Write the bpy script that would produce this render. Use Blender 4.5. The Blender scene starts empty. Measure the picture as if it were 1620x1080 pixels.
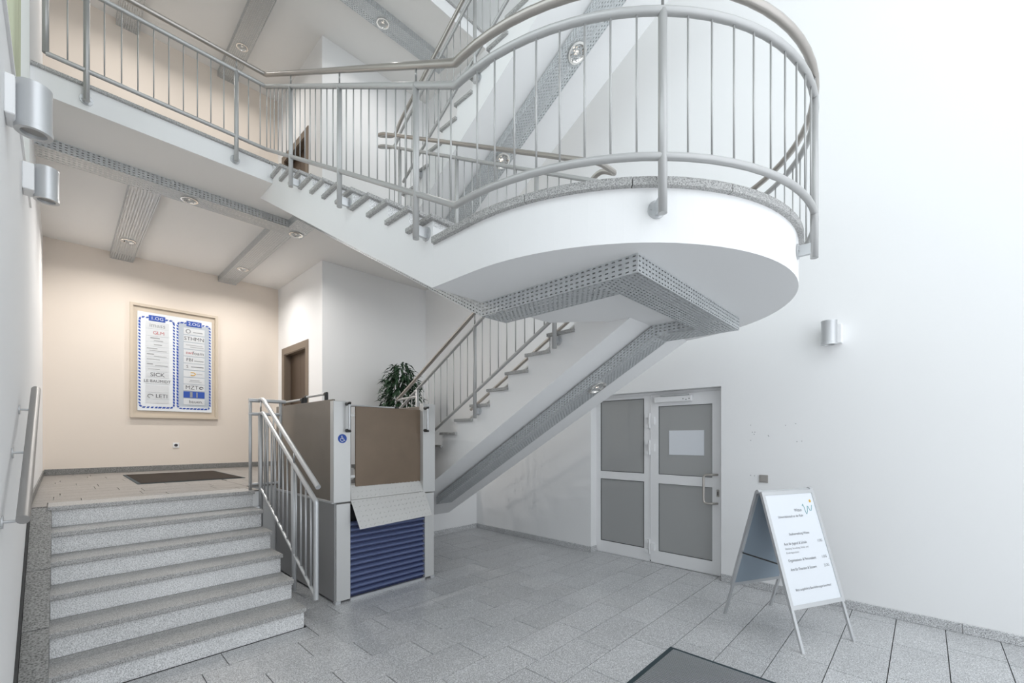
import bpy, bmesh, math, random
from mathutils import Vector, Matrix
random.seed(7)
PI = math.pi
sc = bpy.context.scene
COL = sc.collection

# ------------------------------------------------------------------ camera
F = 683.3
A = ((1463 - 810) / F, 1.0); n = math.hypot(*A); A = (A[0] / n, A[1] / n)
cam_d = bpy.data.cameras.new('camera')
cam = bpy.data.objects.new('camera', cam_d); COL.objects.link(cam)
cam_d.sensor_width = 36.0
cam_d.lens = F / 1620 * 36.0
cam_d.shift_y = (691 - 540) / 1620
cam_d.clip_start = 0.02
cam.location = (0, 0, 1.55)
B1 = math.sqrt(1 - A[1] ** 2)
cam.rotation_euler = (PI / 2, 0, -math.atan2(A[1], B1))
sc.camera = cam

# ------------------------------------------------------------------ world, light, exposure
sc.view_settings.view_transform = 'Standard'
sc.view_settings.look = 'None'
sc.view_settings.gamma = 1.0
sc.view_settings.use_curve_mapping = False
sc.view_settings.exposure = 0.2
w = bpy.data.worlds.new('overcast_sky'); sc.world = w
w.use_nodes = True
bg = w.node_tree.nodes['Background']
bg.inputs[0].default_value = (0.90, 0.95, 1.0, 1)
bg.inputs[1].default_value = 1.75

# ------------------------------------------------------------------ materials
def mat(name, col, rough=0.6, metal=0.0, spec=0.5, bump=None, trans=0.0, alpha=1.0, emit=None, var=0.0):
    m = bpy.data.materials.new(name); m.use_nodes = True
    nt = m.node_tree; b = nt.nodes['Principled BSDF']
    b.inputs['Base Color'].default_value = (*col, 1)
    b.inputs['Roughness'].default_value = rough
    b.inputs['Metallic'].default_value = metal
    b.inputs['Specular IOR Level'].default_value = spec
    b.inputs['Transmission Weight'].default_value = trans
    if emit:
        b.inputs['Emission Color'].default_value = (*emit[0], 1)
        b.inputs['Emission Strength'].default_value = emit[1]
    if bump:
        g = nt.nodes.new('ShaderNodeNewGeometry')
        nz = nt.nodes.new('ShaderNodeTexNoise'); nz.inputs['Scale'].default_value = bump[0]; nz.inputs['Detail'].default_value = 3
        bp = nt.nodes.new('ShaderNodeBump'); bp.inputs['Strength'].default_value = bump[1]; bp.inputs['Distance'].default_value = 0.002
        nt.links.new(g.outputs['Position'], nz.inputs['Vector'])
        nt.links.new(nz.outputs['Fac'], bp.inputs['Height'])
        nt.links.new(bp.outputs['Normal'], b.inputs['Normal'])
        if var:
            r = nt.nodes.new('ShaderNodeMix'); r.data_type = 'RGBA'
            r.inputs[6].default_value = (*[c * (1 - var) for c in col], 1); r.inputs[7].default_value = (*[min(1, c * (1 + var)) for c in col], 1)
            nt.links.new(nz.outputs['Fac'], r.inputs[0]); nt.links.new(r.outputs[2], b.inputs['Base Color'])
    return m

def granite(name, dark, light, rough, scale=190.0, tone=0.06):
    m = bpy.data.materials.new(name); m.use_nodes = True
    nt = m.node_tree; b = nt.nodes['Principled BSDF']; N = nt.nodes.new; L = nt.links.new
    g = N('ShaderNodeNewGeometry')
    n1 = N('ShaderNodeTexNoise'); n1.inputs['Scale'].default_value = scale; n1.inputs['Detail'].default_value = 4; n1.inputs['Roughness'].default_value = 0.7
    v = N('ShaderNodeTexVoronoi'); v.inputs['Scale'].default_value = scale * 0.7
    n2 = N('ShaderNodeTexNoise'); n2.inputs['Scale'].default_value = 2.5; n2.inputs['Detail'].default_value = 2
    for x in (n1, v, n2): L(g.outputs['Position'], x.inputs['Vector'])
    add = N('ShaderNodeMath'); add.operation = 'MULTIPLY_ADD'; add.inputs[1].default_value = 0.35
    L(v.outputs['Distance'], add.inputs[0]); L(n1.outputs['Fac'], add.inputs[2])
    cr = N('ShaderNodeValToRGB'); e = cr.color_ramp.elements
    mid = tuple((a + c) / 2 for a, c in zip(dark, light))
    e[0].position = 0.50; e[0].color = (*dark, 1); e[1].position = 0.82; e[1].color = (*light, 1)
    k = cr.color_ramp.elements.new(0.62); k.color = (*mid, 1)
    L(add.outputs[0], cr.inputs[0])
    oi = N('ShaderNodeObjectInfo')
    t = N('ShaderNodeMath'); t.operation = 'MULTIPLY_ADD'; t.inputs[1].default_value = tone * 2; t.inputs[2].default_value = 1 - tone
    L(oi.outputs['Random'], t.inputs[0])
    t2 = N('ShaderNodeMath'); t2.operation = 'MULTIPLY_ADD'; t2.inputs[1].default_value = 0.2; t2.inputs[2].default_value = 0.9
    L(n2.outputs['Fac'], t2.inputs[0])
    t3 = N('ShaderNodeMath'); t3.operation = 'MULTIPLY'; L(t.outputs[0], t3.inputs[0]); L(t2.outputs[0], t3.inputs[1])
    hs = N('ShaderNodeHueSaturation'); L(cr.outputs[0], hs.inputs['Color']); L(t3.outputs[0], hs.inputs['Value'])
    L(hs.outputs[0], b.inputs['Base Color'])
    b.inputs['Roughness'].default_value = rough
    return m

M = {}
M['white'] = mat('white_plaster', (0.93, 0.93, 0.93), 0.85, bump=(60, 0.15))
M['cream'] = mat('cream_plaster', (0.85, 0.765, 0.68), 0.85, bump=(60, 0.15))
M['ceil'] = mat('ceiling_paint', (0.90, 0.885, 0.865), 0.9, bump=(60, 0.1))
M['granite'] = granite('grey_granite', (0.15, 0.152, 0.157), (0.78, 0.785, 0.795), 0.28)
M['granite_step_shaded'] = granite('shaded_step_granite', (0.17, 0.167, 0.163), (0.60, 0.595, 0.585), 0.42)  # same stone as the risers, darkened for the shade on tread tops
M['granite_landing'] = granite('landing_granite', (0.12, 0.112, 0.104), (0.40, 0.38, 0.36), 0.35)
M['granite_riser_lit'] = granite('lit_riser_granite', (0.40, 0.40, 0.40), (0.97, 0.97, 0.97), 0.5)  # same stone as the treads, lightened for light falling on the fronts
M['granite_dark'] = granite('rough_granite', (0.09, 0.09, 0.087), (0.34, 0.34, 0.33), 0.6, 120)
M['grout'] = mat('grout', (0.06, 0.06, 0.06), 0.9)
M['alu'] = mat('painted_silver_steel', (0.62, 0.63, 0.64), 0.38, 0.65, bump=(300, 0.03))
M['steel'] = mat('brushed_steel', (0.47, 0.44, 0.41), 0.32, 0.75, bump=(200, 0.05))
M['rail'] = mat('grey_rail_steel', (0.52, 0.52, 0.515), 0.4, 0.4, bump=(300, 0.03))
M['galv'] = mat('galvanised_sheet', (0.60, 0.62, 0.63), 0.42, 0.5, bump=(25, 0.05), var=0.18)
M['whitepaint'] = mat('white_lacquer', (0.93, 0.93, 0.935), 0.35)
M['frost'] = mat('frosted_grey_glass', (0.42, 0.425, 0.42), 0.3, 0.0, 0.5, bump=(500, 0.05))
M['black'] = mat('black_plastic', (0.03, 0.03, 0.03), 0.45)
M['gasket'] = mat('rubber_gasket', (0.06, 0.06, 0.06), 0.7)
M['paper'] = mat('white_paper', (0.80, 0.83, 0.87), 0.7)
M['ink'] = mat('dark_print', (0.07, 0.07, 0.08), 0.7)
M['inkgrey'] = mat('grey_print', (0.30, 0.31, 0.32), 0.7)
M['blue'] = mat('blue_print', (0.03, 0.09, 0.42), 0.6)
M['red'] = mat('red_print', (0.45, 0.05, 0.05), 0.6)
M['gold'] = mat('gold_print', (0.75, 0.45, 0.06), 0.6)
M['teal'] = mat('teal_print', (0.20, 0.42, 0.45), 0.6)
M['board'] = mat('white_acrylic', (0.84, 0.87, 0.90), 0.12)
M['boardreflect'] = mat('grey_reflection_acrylic', (0.52, 0.57, 0.63), 0.12)  # grey reflection on the glass, put into the right column's colour
M['plate'] = mat('pale_nameplate', (0.70, 0.72, 0.74), 0.3)
g_ = bpy.data.materials.new('clear_window_glass'); g_.use_nodes = True; nt_ = g_.node_tree; nt_.nodes.clear()
o_ = nt_.nodes.new('ShaderNodeOutputMaterial'); mx_ = nt_.nodes.new('ShaderNodeMixShader'); tr_ = nt_.nodes.new('ShaderNodeBsdfTransparent'); gl_ = nt_.nodes.new('ShaderNodeBsdfGlossy'); fr_ = nt_.nodes.new('ShaderNodeFresnel')
tr_.inputs[0].default_value = (0.96, 0.98, 0.97, 1); gl_.inputs['Roughness'].default_value = 0.02; fr_.inputs[0].default_value = 1.3
nt_.links.new(fr_.outputs[0], mx_.inputs[0]); nt_.links.new(tr_.outputs[0], mx_.inputs[1]); nt_.links.new(gl_.outputs[0], mx_.inputs[2]); nt_.links.new(mx_.outputs[0], o_.inputs[0])
M['glass'] = g_
M['rail_grey'] = mat('satin_grey_handrail', (0.36, 0.35, 0.34), 0.4, 0.6)
M['beige'] = mat('beige_lacquer', (0.66, 0.57, 0.46), 0.35)
M['elev'] = mat('bronze_lift_door', (0.12, 0.085, 0.06), 0.35, 0.6)
M['elevframe'] = mat('dark_bronze_frame', (0.25, 0.20, 0.155), 0.4, 0.4)
M['lift_brown'] = mat('brown_tinted_panel', (0.20, 0.145, 0.10), 0.30, 0.2, bump=(5, 0.3), var=0.15)
M['lift_grey'] = mat('taupe_steel_panel', (0.24, 0.21, 0.18), 0.38, 0.4, bump=(4, 0.25), var=0.12)
M['lift_base'] = mat('grey_steel_panel', (0.40, 0.40, 0.40), 0.4, 0.5, bump=(4, 0.2))
M['lift_white'] = mat('pale_steel_post', (0.66, 0.66, 0.65), 0.35, 0.35, bump=(6, 0.1))
M['bellow'] = mat('blue_shutter', (0.14, 0.175, 0.32), 0.35, 0.1)
M['shutter_dark'] = mat('navy_shutter_joint', (0.015, 0.025, 0.09), 0.4)
M['checker'] = mat('checker_plate', (0.72, 0.71, 0.69), 0.35, 0.4)
M['mat'] = mat('charcoal_ribbed_mat', (0.30, 0.31, 0.325), 0.95, bump=(400, 0.5), var=0.35)
M['matedge'] = mat('dark_mat_edging', (0.025, 0.045, 0.055), 0.6)
M['mat2'] = mat('dark_brown_mat', (0.06, 0.045, 0.035), 0.95, bump=(300, 0.5), var=0.5)
M['leaf'] = mat('leaf_green', (0.018, 0.055, 0.022), 0.35, bump=(20, 0.1), var=0.5)
M['bark'] = mat('plant_bark', (0.12, 0.08, 0.05), 0.8)
M['pot'] = mat('grey_pot', (0.25, 0.25, 0.25), 0.6)
M['curtain'] = mat('pale_green_fabric', (0.66, 0.68, 0.50), 0.9, bump=(150, 0.2))
M['bluegrey'] = mat('blue_grey_board_back', (0.33, 0.40, 0.47), 0.5)
M['grey_plastic'] = mat('grey_plastic', (0.36, 0.34, 0.32), 0.5)
M['mirror'] = mat('lamp_reflector', (0.85, 0.83, 0.80), 0.12, 1.0)
M['glow'] = mat('lamp_glow', (1, 0.95, 0.88), 0.4, emit=((1.0, 0.88, 0.74), 1.2))

# ------------------------------------------------------------------ helpers
W = {}
def tag(o, label=None, cat=None, group=None, kind=None):
    if label: o['label'] = label
    if cat: o['category'] = cat
    if group: o['group'] = group
    if kind: o['kind'] = kind
    return o
def link(o, parent=None):
    COL.objects.link(o)
    m = Matrix.LocRotScale(o.location, o.rotation_euler, o.scale)
    if parent is not None:
        o.parent = parent
        o.matrix_parent_inverse = W[parent.name].inverted()
    W[o.name] = m          # world = parent.world @ inverse @ basis = basis
    return o
def empty(name, loc, label, cat, group=None):
    o = bpy.data.objects.new(name, None); o.location = loc; o.empty_display_size = 0.1
    return tag(link(o), label, cat, group)
def obj(name, bm, m, parent=None, loc=(0, 0, 0), smooth=False, kind=None, rot=(0, 0, 0)):
    me = bpy.data.meshes.new(name)
    if smooth:
        for f in bm.faces: f.smooth = True
    bm.to_mesh(me); bm.free()
    me.materials.append(m)
    if any(p.use_smooth for p in me.polygons): me.set_sharp_from_angle(angle=0.6)
    return inst(name, me, parent, loc, kind, rot)
def inst(name, me, parent=None, loc=(0, 0, 0), kind=None, rot=(0, 0, 0), scale=(1, 1, 1)):
    o = bpy.data.objects.new(name, me); o.location = loc; o.rotation_euler = rot; o.scale = scale
    link(o, parent)
    if kind: o['kind'] = kind
    return o
def struct(name, bm, m, parent=None):
    o = obj(name, bm, m, parent)
    if parent is None: o['kind'] = 'structure'
    return o
def box(bm, x0, x1, y0, y1, z0, z1, bev=0.0):
    v = [bm.verts.new(p) for p in ((x0, y0, z0), (x1, y0, z0), (x1, y1, z0), (x0, y1, z0), (x0, y0, z1), (x1, y0, z1), (x1, y1, z1), (x0, y1, z1))]
    fs = [bm.faces.new([v[i] for i in q]) for q in ((0, 3, 2, 1), (4, 5, 6, 7), (0, 1, 5, 4), (1, 2, 6, 5), (2, 3, 7, 6), (3, 0, 4, 7))]
    if bev:
        es = list({e for f in fs for e in f.edges})
        bmesh.ops.bevel(bm, geom=es, offset=bev, segments=1, affect='EDGES')
    return bm
def bx(x0, x1, y0, y1, z0, z1, bev=0.0):
    return box(bmesh.new(), x0, x1, y0, y1, z0, z1, bev)
def obox(bm, pts8):
    v = [bm.verts.new(p) for p in pts8]
    for q in ((0, 3, 2, 1), (4, 5, 6, 7), (0, 1, 5, 4), (1, 2, 6, 5), (2, 3, 7, 6), (3, 0, 4, 7)): bm.faces.new([v[i] for i in q])
    return bm
def tube(bm, pts, r, seg=10, cap=True):
    P = [Vector(p) for p in pts]; rings = []
    nv = None
    for i, p in enumerate(P):
        d0 = (P[i] - P[i - 1]).normalized() if i else None
        d1 = (P[i + 1] - P[i]).normalized() if i < len(P) - 1 else None
        d = d0 if d1 is None else d1 if d0 is None else (d0 + d1)
        if d.length < 1e-6: d = d1
        d = d.normalized()
        base = d1 or d0
        if nv is None:
            a = Vector((0, 0, 1)) if abs(base.z) < 0.9 else Vector((1, 0, 0))
            nv = (a - base * a.dot(base)).normalized()
        # carry the frame
        src = d0 if d0 is not None else base
        nv = (nv - src * nv.dot(src)).normalized()
        bv = src.cross(nv)
        ring = []
        for k in range(seg):
            t = 2 * PI * k / seg
            q = p + nv * (r * math.cos(t)) + bv * (r * math.sin(t))
            # slide along src onto the mitre plane
            den = src.dot(d)
            if den > 0.2: q = q + src * ((p - q).dot(d) / den)
            ring.append(bm.verts.new(q))
        rings.append(ring)
        if d1 is not None: nv = (nv - d1 * nv.dot(d1)).normalized()
    for a, b in zip(rings, rings[1:]):
        for k in range(seg):
            f = bm.faces.new((a[k], a[(k + 1) % seg], b[(k + 1) % seg], b[k])); f.smooth = True
    if cap:
        bm.faces.new(rings[0][::-1]); bm.faces.new(rings[-1])
    return bm
def tb(pts, r, seg=10): return tube(bmesh.new(), pts, r, seg)
def fillet(pts, rad, n=5):
    P = [Vector(p) for p in pts]; out = [P[0]]
    for a, b, c in zip(P, P[1:], P[2:]):
        u = (a - b); v = (c - b); r = min(rad, u.length * 0.45, v.length * 0.45)
        p0 = b + u.normalized() * r; p1 = b + v.normalized() * r
        for i in range(n + 1):
            t = i / n; out.append(p0 * (1 - t) ** 2 + b * 2 * t * (1 - t) + p1 * t * t)
    out.append(P[-1]); return out
def disc(bm, c, nrm, r, th, seg=18):
    c = Vector(c); nrm = Vector(nrm).normalized()
    return tube(bm, [c, c + nrm * th], r, seg)
def prism(bm, poly, z0, z1):
    lo = [bm.verts.new((x, y, z0)) for x, y in poly]; hi = [bm.verts.new((x, y, z1)) for x, y in poly]
    bm.faces.new(lo[::-1]); bm.faces.new(hi)
    for i in range(len(poly)):
        j = (i + 1) % len(poly); bm.faces.new((lo[i], lo[j], hi[j], hi[i]))
    bmesh.ops.recalc_face_normals(bm, faces=bm.faces[:])
    return bm
def yz_prism(bm, poly, x0, x1):
    a = [bm.verts.new((x0, y, z)) for y, z in poly]; b = [bm.verts.new((x1, y, z)) for y, z in poly]
    bm.faces.new(a); bm.faces.new(b[::-1])
    for i in range(len(poly)):
        j = (i + 1) % len(poly); bm.faces.new((a[i], b[i], b[j], a[j]))
    bmesh.ops.recalc_face_normals(bm, faces=bm.faces[:])
    return bm
cyl_cache = {}
def unit_cyl(r, seg, m, name):
    k = (r, seg, m.name)
    if k not in cyl_cache:
        bm = tb([(0, 0, 0), (0, 0, 1)], r, seg)
        me = bpy.data.meshes.new(name); bm.to_mesh(me); bm.free(); me.materials.append(m); cyl_cache[k] = me
    return cyl_cache[k]
def rod(name, parent, x, y, z0, z1, r=0.0052, m=None, seg=8):
    return inst(name, unit_cyl(r, seg, m or M['rail'], name), parent, (x, y, z0), scale=(1, 1, z1 - z0))
def text_bm(s, size, mx, align='LEFT', bold=0.0, stretch=1.0):
    c = bpy.data.curves.new('lettering', 'FONT'); c.body = s; c.size = size; c.align_x = align; c.align_y = 'CENTER'; c.offset = bold; c.resolution_u = 2
    o = bpy.data.objects.new('lettering_source', c); COL.objects.link(o)
    dg = bpy.context.evaluated_depsgraph_get()
    me = bpy.data.meshes.new_from_object(o.evaluated_get(dg))
    bpy.data.objects.remove(o); bpy.data.curves.remove(c)
    bm = bmesh.new(); bm.from_mesh(me); bpy.data.meshes.remove(me)
    bmesh.ops.transform(bm, matrix=mx @ Matrix.Diagonal((stretch, 1, 1, 1)), verts=bm.verts[:])
    return bm

# ------------------------------------------------------------------ dimensions
XL, XR, XD = -0.17, 4.93, 5.06         # side walls, door plane
YB, YF = 9.08, -3.6                     # rear wall, open glazed front
ZC, ZG = 4.41, 4.64                     # ceiling under the gallery, gallery floor
ST = 3.64                               # storey height
ZC2, ZG2 = ZC + ST, ZG + ST
ZTOP = 10.6
YG = 5.32                               # gallery edge
XA, YE = 2.93, 7.05                     # passenger lift shaft corner

# ------------------------------------------------------------------ setting: walls, slabs
bm = bmesh.new()
box(bm, XR, XR + 0.25, YF, 1.59, 0, ZTOP); box(bm, XR, XR + 0.25, 3.245, YB, 0, ZTOP); box(bm, XR, XR + 0.25, 1.59, 3.245, 2.10, ZTOP)
wall_right = struct('wall_right', bm, M['white'])
WY0, WY1, WZ0, WZ1 = -2.8, 5.22, 3.42, 10.2      # tall window in the left wall
bm = bmesh.new()
box(bm, XL - 0.25, XL, YF, YB, 0, WZ0); box(bm, XL - 0.25, XL, YF, YB, WZ1, ZTOP); box(bm, XL - 0.25, XL, YF, WY0, WZ0, WZ1); box(bm, XL - 0.25, XL, WY1, YB, WZ0, WZ1)
wall_left = struct('wall_left', bm, M['white'])
win = empty('window_1', (XL - 0.2, 1.2, WZ0), None, None); win['kind'] = 'structure'
b = bmesh.new(); x0, x1 = XL - 0.225, XL - 0.175
nw = 5; pw = (WY1 - WY0) / nw
for i in range(nw + 1):
    y = min(max(WY0 + pw * i - 0.03, WY0), WY1 - 0.06); box(b, x0, x1, y, y + 0.06, WZ0, WZ1)
obj('mullion', b, M['whitepaint'], win)
b = bmesh.new()
for z in (WZ0, 5.5, 7.8, WZ1 - 0.06): box(b, x0 + 0.002, x1 - 0.002, WY0, WY1, z, z + 0.06)
obj('transom', b, M['whitepaint'], win)
for i in range(nw):
    for z0, z1 in ((WZ0 + 0.06, 5.5), (5.56, 7.8), (7.86, WZ1 - 0.06)):
        obj('glass_pane', bx(XL - 0.203, XL - 0.197, WY0 + pw * i + 0.03, WY0 + pw * (i + 1) - 0.03, z0, z1), M['glass'], win)
obj('window_sill', bx(XL - 0.17, XL + 0.012, WY0, WY1, WZ0 - 0.02, WZ0 + 0.004), M['whitepaint'], win)
wall_rear = struct('wall_rear', bx(XL - 0.25, XR + 0.25, YB, YB + 0.25, 0, ZTOP), M['cream'])
bm = bmesh.new(); DR = 0.16
box(bm, XA + DR, XR, YE + 0.001, YB, 1.0, ZTOP); box(bm, XA, XR, YE, YE + 0.2, 1.0, ZTOP); box(bm, XA, XA + DR, YE + 0.2, 7.72, 1.0, ZTOP); box(bm, XA, XA + DR, 8.74, YB, 1.0, ZTOP)
for z0, z1 in ((3.10, ZG), (ZG + 2.10, ZTOP)): box(bm, XA, XA + DR, 7.72, 8.74, z0, z1)
wall_shaft = struct('wall_shaft', bm, M['white'])
roof = struct('ceiling.002', bx(XL - 0.25, XR + 0.25, YF, YB + 0.25, ZTOP, ZTOP + 0.2), M['ceil'])

# ground floor with stone tiles
floor = struct('floor', bx(XL, XD + 0.1, YF, 5.55, -0.2, -0.012), M['grout'])
TL, TW, Y0 = 0.6, 0.295, 2.24
me_t = bpy.data.meshes.new('tile'); b_ = bx(-TL / 2 + 0.0026, TL / 2 - 0.0026, -TW / 2 + 0.0026, TW / 2 - 0.0026, -0.014, 0, 0.001); b_.to_mesh(me_t); b_.free(); me_t.materials.append(M['granite'])
offs = {0: 2.068, -1: 2.29, -2: 2.16, 1: 1.84, 2: 1.53, 3: 1.24, 4: 1.396, 5: 1.7, -3: 2.45}
def tile_part(parent, x0, x1, y0, y1, z, m='granite'):
    if x1 - x0 < 0.03 or y1 - y0 < 0.03: return
    if abs(x1 - x0 - TL) < 1e-4 and abs(y1 - y0 - TW) < 1e-4 and m == 'granite':
        inst('tile', me_t, parent, ((x0 + x1) / 2, (y0 + y1) / 2, z))
    else:
        obj('tile', bx(x0 + 0.0026, x1 - 0.0026, y0 + 0.0026, y1 - 0.0026, z - 0.014, z), M[m], parent)
def tiles(parent, xa, xb, ya, yb, z, off=None, m='granite'):
    k0 = math.floor((ya - Y0) / TW); k1 = math.ceil((yb - Y0) / TW)
    for k in range(k0, k1):
        y0, y1 = max(ya, Y0 + k * TW), min(yb, Y0 + (k + 1) * TW)
        if y1 - y0 < 0.03: continue
        o = offs.get(k, 0.3 * (k % 2) + 0.13 * ((k * 7) % 3)) % TL
        i = math.floor((xa - o) / TL)
        while o + i * TL < xb:
            tile_part(parent, max(xa, o + i * TL), min(xb, o + (i + 1) * TL), y0, y1, z, m); i += 1
tiles(floor, XL, XR, -1.6, 3.65, 0)
tiles(floor, 1.376, XR, 3.65, 5.545, 0)
tiles(floor, XR, XD, 1.6, 3.24, 0)
obj('tile', bx(XL, XR, YF, -1.602, -0.014, 0), M['granite'], floor)

# raised entrance landing (white flanks, tiled top)
bm = bmesh.new()
box(bm, XL, 1.44, 5.02, YB, 0, 0.985); box(bm, 1.44, XR, 5.55, YB, 0, 0.985)
landing = struct('floor.001', bm, M['white'])
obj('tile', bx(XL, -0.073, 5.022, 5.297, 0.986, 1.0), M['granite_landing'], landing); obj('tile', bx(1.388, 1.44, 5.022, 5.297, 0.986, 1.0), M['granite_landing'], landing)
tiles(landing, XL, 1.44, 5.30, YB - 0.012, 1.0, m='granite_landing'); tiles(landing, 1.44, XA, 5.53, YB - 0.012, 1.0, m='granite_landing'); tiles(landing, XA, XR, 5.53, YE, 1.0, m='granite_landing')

# gallery slab and the slab above it
def slab(nm, zc, zg):
    s = struct(nm, bx(XL, XR, YG, YB, zc, zg - 0.03), M['ceil'])
    obj('slab_edge', bx(XL, XR, YG - 0.004, YG - 0.0005, zc - 0.003, zg - 0.03), M['white'], s)
    x = XL
    for xe in (0.55, 1.62, 2.80, 3.17, 4.32, XR):
        obj('edge_stone', bx(x + 0.002, xe - 0.002, YG - 0.03, YG + 0.3, zg - 0.03, zg, 0.004), M['granite_step_shaded'], s); x = xe
    obj('floor_covering', bx(XL, XR, YG + 0.3, YB, zg - 0.03, zg - 0.002), M['granite_step_shaded'], s)
    return s
slab('ceiling', ZC, ZG); slab('ceiling.001', ZC2, ZG2)

# baseboards
def baseboard(nm, segs, m='granite'):
    o = None
    for (x0, x1, y0, y1, z0, z1) in segs:
        b = bx(x0, x1, y0, y1, z0, z1, 0.003)
        if o is None: o = struct(nm, b, M[m])
        else: obj('base_stone', b, M[m], o)
H_ = 0.078
segs = [(XR - 0.016, XR - 0.0005, 3.25, 4.2, 0, H_), (XR - 0.016, XR - 0.0005, 4.203, 5.53, 0, H_), (XR - 0.016, XR + 0.12, 3.232, 3.2445, 0, H_)]
y = 1.585
while y > YF + 0.2: segs.append((XR - 0.016, XR - 0.0005, y - 0.9 + 0.003, y, 0, H_)); y -= 0.9
baseboard('baseboard_right', segs)
baseboard('baseboard_rear', [(2.88, XR - 0.016, 5.533, 5.5495, -0.006, H_)])
baseboard('baseboard_landing', [(XL + 0.012, XA - 0.012, YB - 0.012, YB - 0.0005, 1.0, 1.085), (XA - 0.012, XA - 0.0005, YE, 7.58, 1.0, 1.085), (XA, XR - 0.01, YE - 0.012, YE - 0.0005, 1.0, 1.085)], 'granite_dark')
baseboard('baseboard_left', [(XL + 0.0005, XL + 0.012, 4.96, YB - 0.012, 1.0, 1.07)], 'granite_dark')

# sloping granite kerb between steps and left wall
def zk(y): return max(0.0, 0.96 - (4.95 - y) * 0.5)
bm = bmesh.new()
kerb = None
for y0, y1 in ((4.33, 5.02), (3.83, 4.33), (3.33, 3.83), (3.02, 3.33)):
    a, b = y0 + 0.005, y1 - 0.005
    k = obox(bmesh.new(), [(XL + 0.014, a, 0), (-0.046, a, 0), (-0.046, b, 0), (XL + 0.014, b, 0), (XL + 0.014, a, zk(a)), (-0.046, a, zk(a)), (-0.046, b, zk(b)), (XL + 0.014, b, zk(b))])
    if kerb is None: kerb = struct('trim_1', k, M['granite_dark'])
    else: obj('kerb_stone', k, M['granite_dark'], kerb)
a, b = 3.02, 5.01
obj('skirting', obox(bmesh.new(), [(XL + 0.0005, a, 0), (XL + 0.012, a, 0), (XL + 0.012, b, 0), (XL + 0.0005, b, 0), (XL + 0.0005, a, zk(a) + 0.05), (XL + 0.012, a, zk(a) + 0.05), (XL + 0.012, b, zk(b) + 0.05), (XL + 0.0005, b, zk(b) + 0.05)]), M['grout'], kerb)

# ------------------------------------------------------------------ glazed double door in the right wall
door = empty('door_1', (XD, 2.42, 0), None, None); door['kind'] = 'structure'
def yframe(nm, y0, y1, z0, z1, wl, wr, wb, wt, x0, x1, m, parent, cross=None):
    b = bmesh.new()
    box(b, x0, x1, y0, y0 + wl, z0, z1); box(b, x0, x1, y1 - wr, y1, z0, z1)
    box(b, x0, x1, y0 + wl, y1 - wr, z0, z0 + wb); box(b, x0, x1, y0 + wl, y1 - wr, z1 - wt, z1)
    if cross: box(b, x0, x1, y0 + wl, y1 - wr, cross[0], cross[1])
    return obj(nm, b, m, parent)
def pane(parent, y0, y1, z0, z1):
    p = obj('glass_pane', bx(XD + 0.006, XD + 0.016, y0, y1, z0, z1), M['frost'], parent)
    g = 0.007
    b = bmesh.new(); x0, x1 = XD - 0.001, XD + 0.02
    box(b, x0, x1, y0, y0 + g, z0, z1); box(b, x0, x1, y1 - g, y1, z0, z1); box(b, x0, x1, y0 + g, y1 - g, z0, z0 + g); box(b, x0, x1, y0 + g, y1 - g, z1 - g, z1)
    obj('gasket', b, M['gasket'], p)
yframe('door_frame', 1.592, 3.243, 0.0, 2.098, 0.035, 0.03, 0.006, 0.03, XD + 0.005, XD + 0.07, M['whitepaint'], door)
fixed = yframe('fixed_leaf', 2.462, 3.21, 0.012, 2.065, 0.085, 0.04, 0.15, 0.035, XD, XD + 0.05, M['whitepaint'], door, (0.99, 1.095))
pane(fixed, 2.545, 3.172, 0.16, 0.992); pane(fixed, 2.545, 3.172, 1.093, 2.032)
leaf = yframe('door_leaf', 1.632, 2.452, 0.012, 2.065, 0.09, 0.10, 0.145, 0.14, XD - 0.012, XD + 0.04, M['whitepaint'], door, (0.985, 1.095))
pane(leaf, 1.72, 2.354, 0.155, 0.987); pane(leaf, 1.72, 2.354, 1.093, 1.927)
for z in (1.75, 1.42, 0.20):
    h = bmesh.new(); tube(h, [(XD - 0.03, 2.458, z - 0.09), (XD - 0.03, 2.458, z + 0.09)], 0.013, 8)
    box(h, XD - 0.036, XD - 0.002, 2.395, 2.44, z - 0.045, z + 0.045); box(h, XD - 0.034, XD - 0.0005, 2.475, 2.515, z - 0.085, z - 0.04); box(h, XD - 0.034, XD - 0.0005, 2.475, 2.515, z + 0.04, z + 0.085)
    obj('hinge', h, M['whitepaint'], door)
hd = obj('pull_handle', tb(fillet([(XD - 0.012, 1.665, 1.13), (XD - 0.075, 1.70, 1.13), (XD - 0.085, 1.79, 1.13), (XD - 0.085, 1.79, 0.81), (XD - 0.075, 1.70, 0.81), (XD - 0.012, 1.665, 0.81)], 0.05), 0.0125, 10), M['steel'], leaf)
b = bmesh.new(); box(b, XD - 0.018, XD - 0.011, 1.645, 1.675, 0.885, 0.965, 0.004)
ec = obj('lock_plate', b, M['steel'], leaf); obj('keyhole', bx(XD - 0.0195, XD - 0.018, 1.655, 1.665, 0.90, 0.945), M['black'], ec)
cl = obj('door_closer', bx(XD - 0.06, XD - 0.0125, 1.935, 2.385, 1.965, 2.035, 0.006), M['whitepaint'], leaf)
obj('closer_arm', bx(XD - 0.075, XD - 0.062, 1.96, 2.30, 2.037, 2.05), M['alu'], cl)
b = bmesh.new()
for y in (1.96, 1.995, 2.03): disc(b, (XD - 0.061, y, 1.995 if y != 1.995 else 1.985), (-1, 0, 0), 0.006, 0.002, 8)
obj('closer_screw', b, M['gasket'], cl)
obj('floor_stop', bx(XD - 0.012, XD + 0.0, 2.448, 2.462, 0.014, 0.03), M['black'], door)
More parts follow.
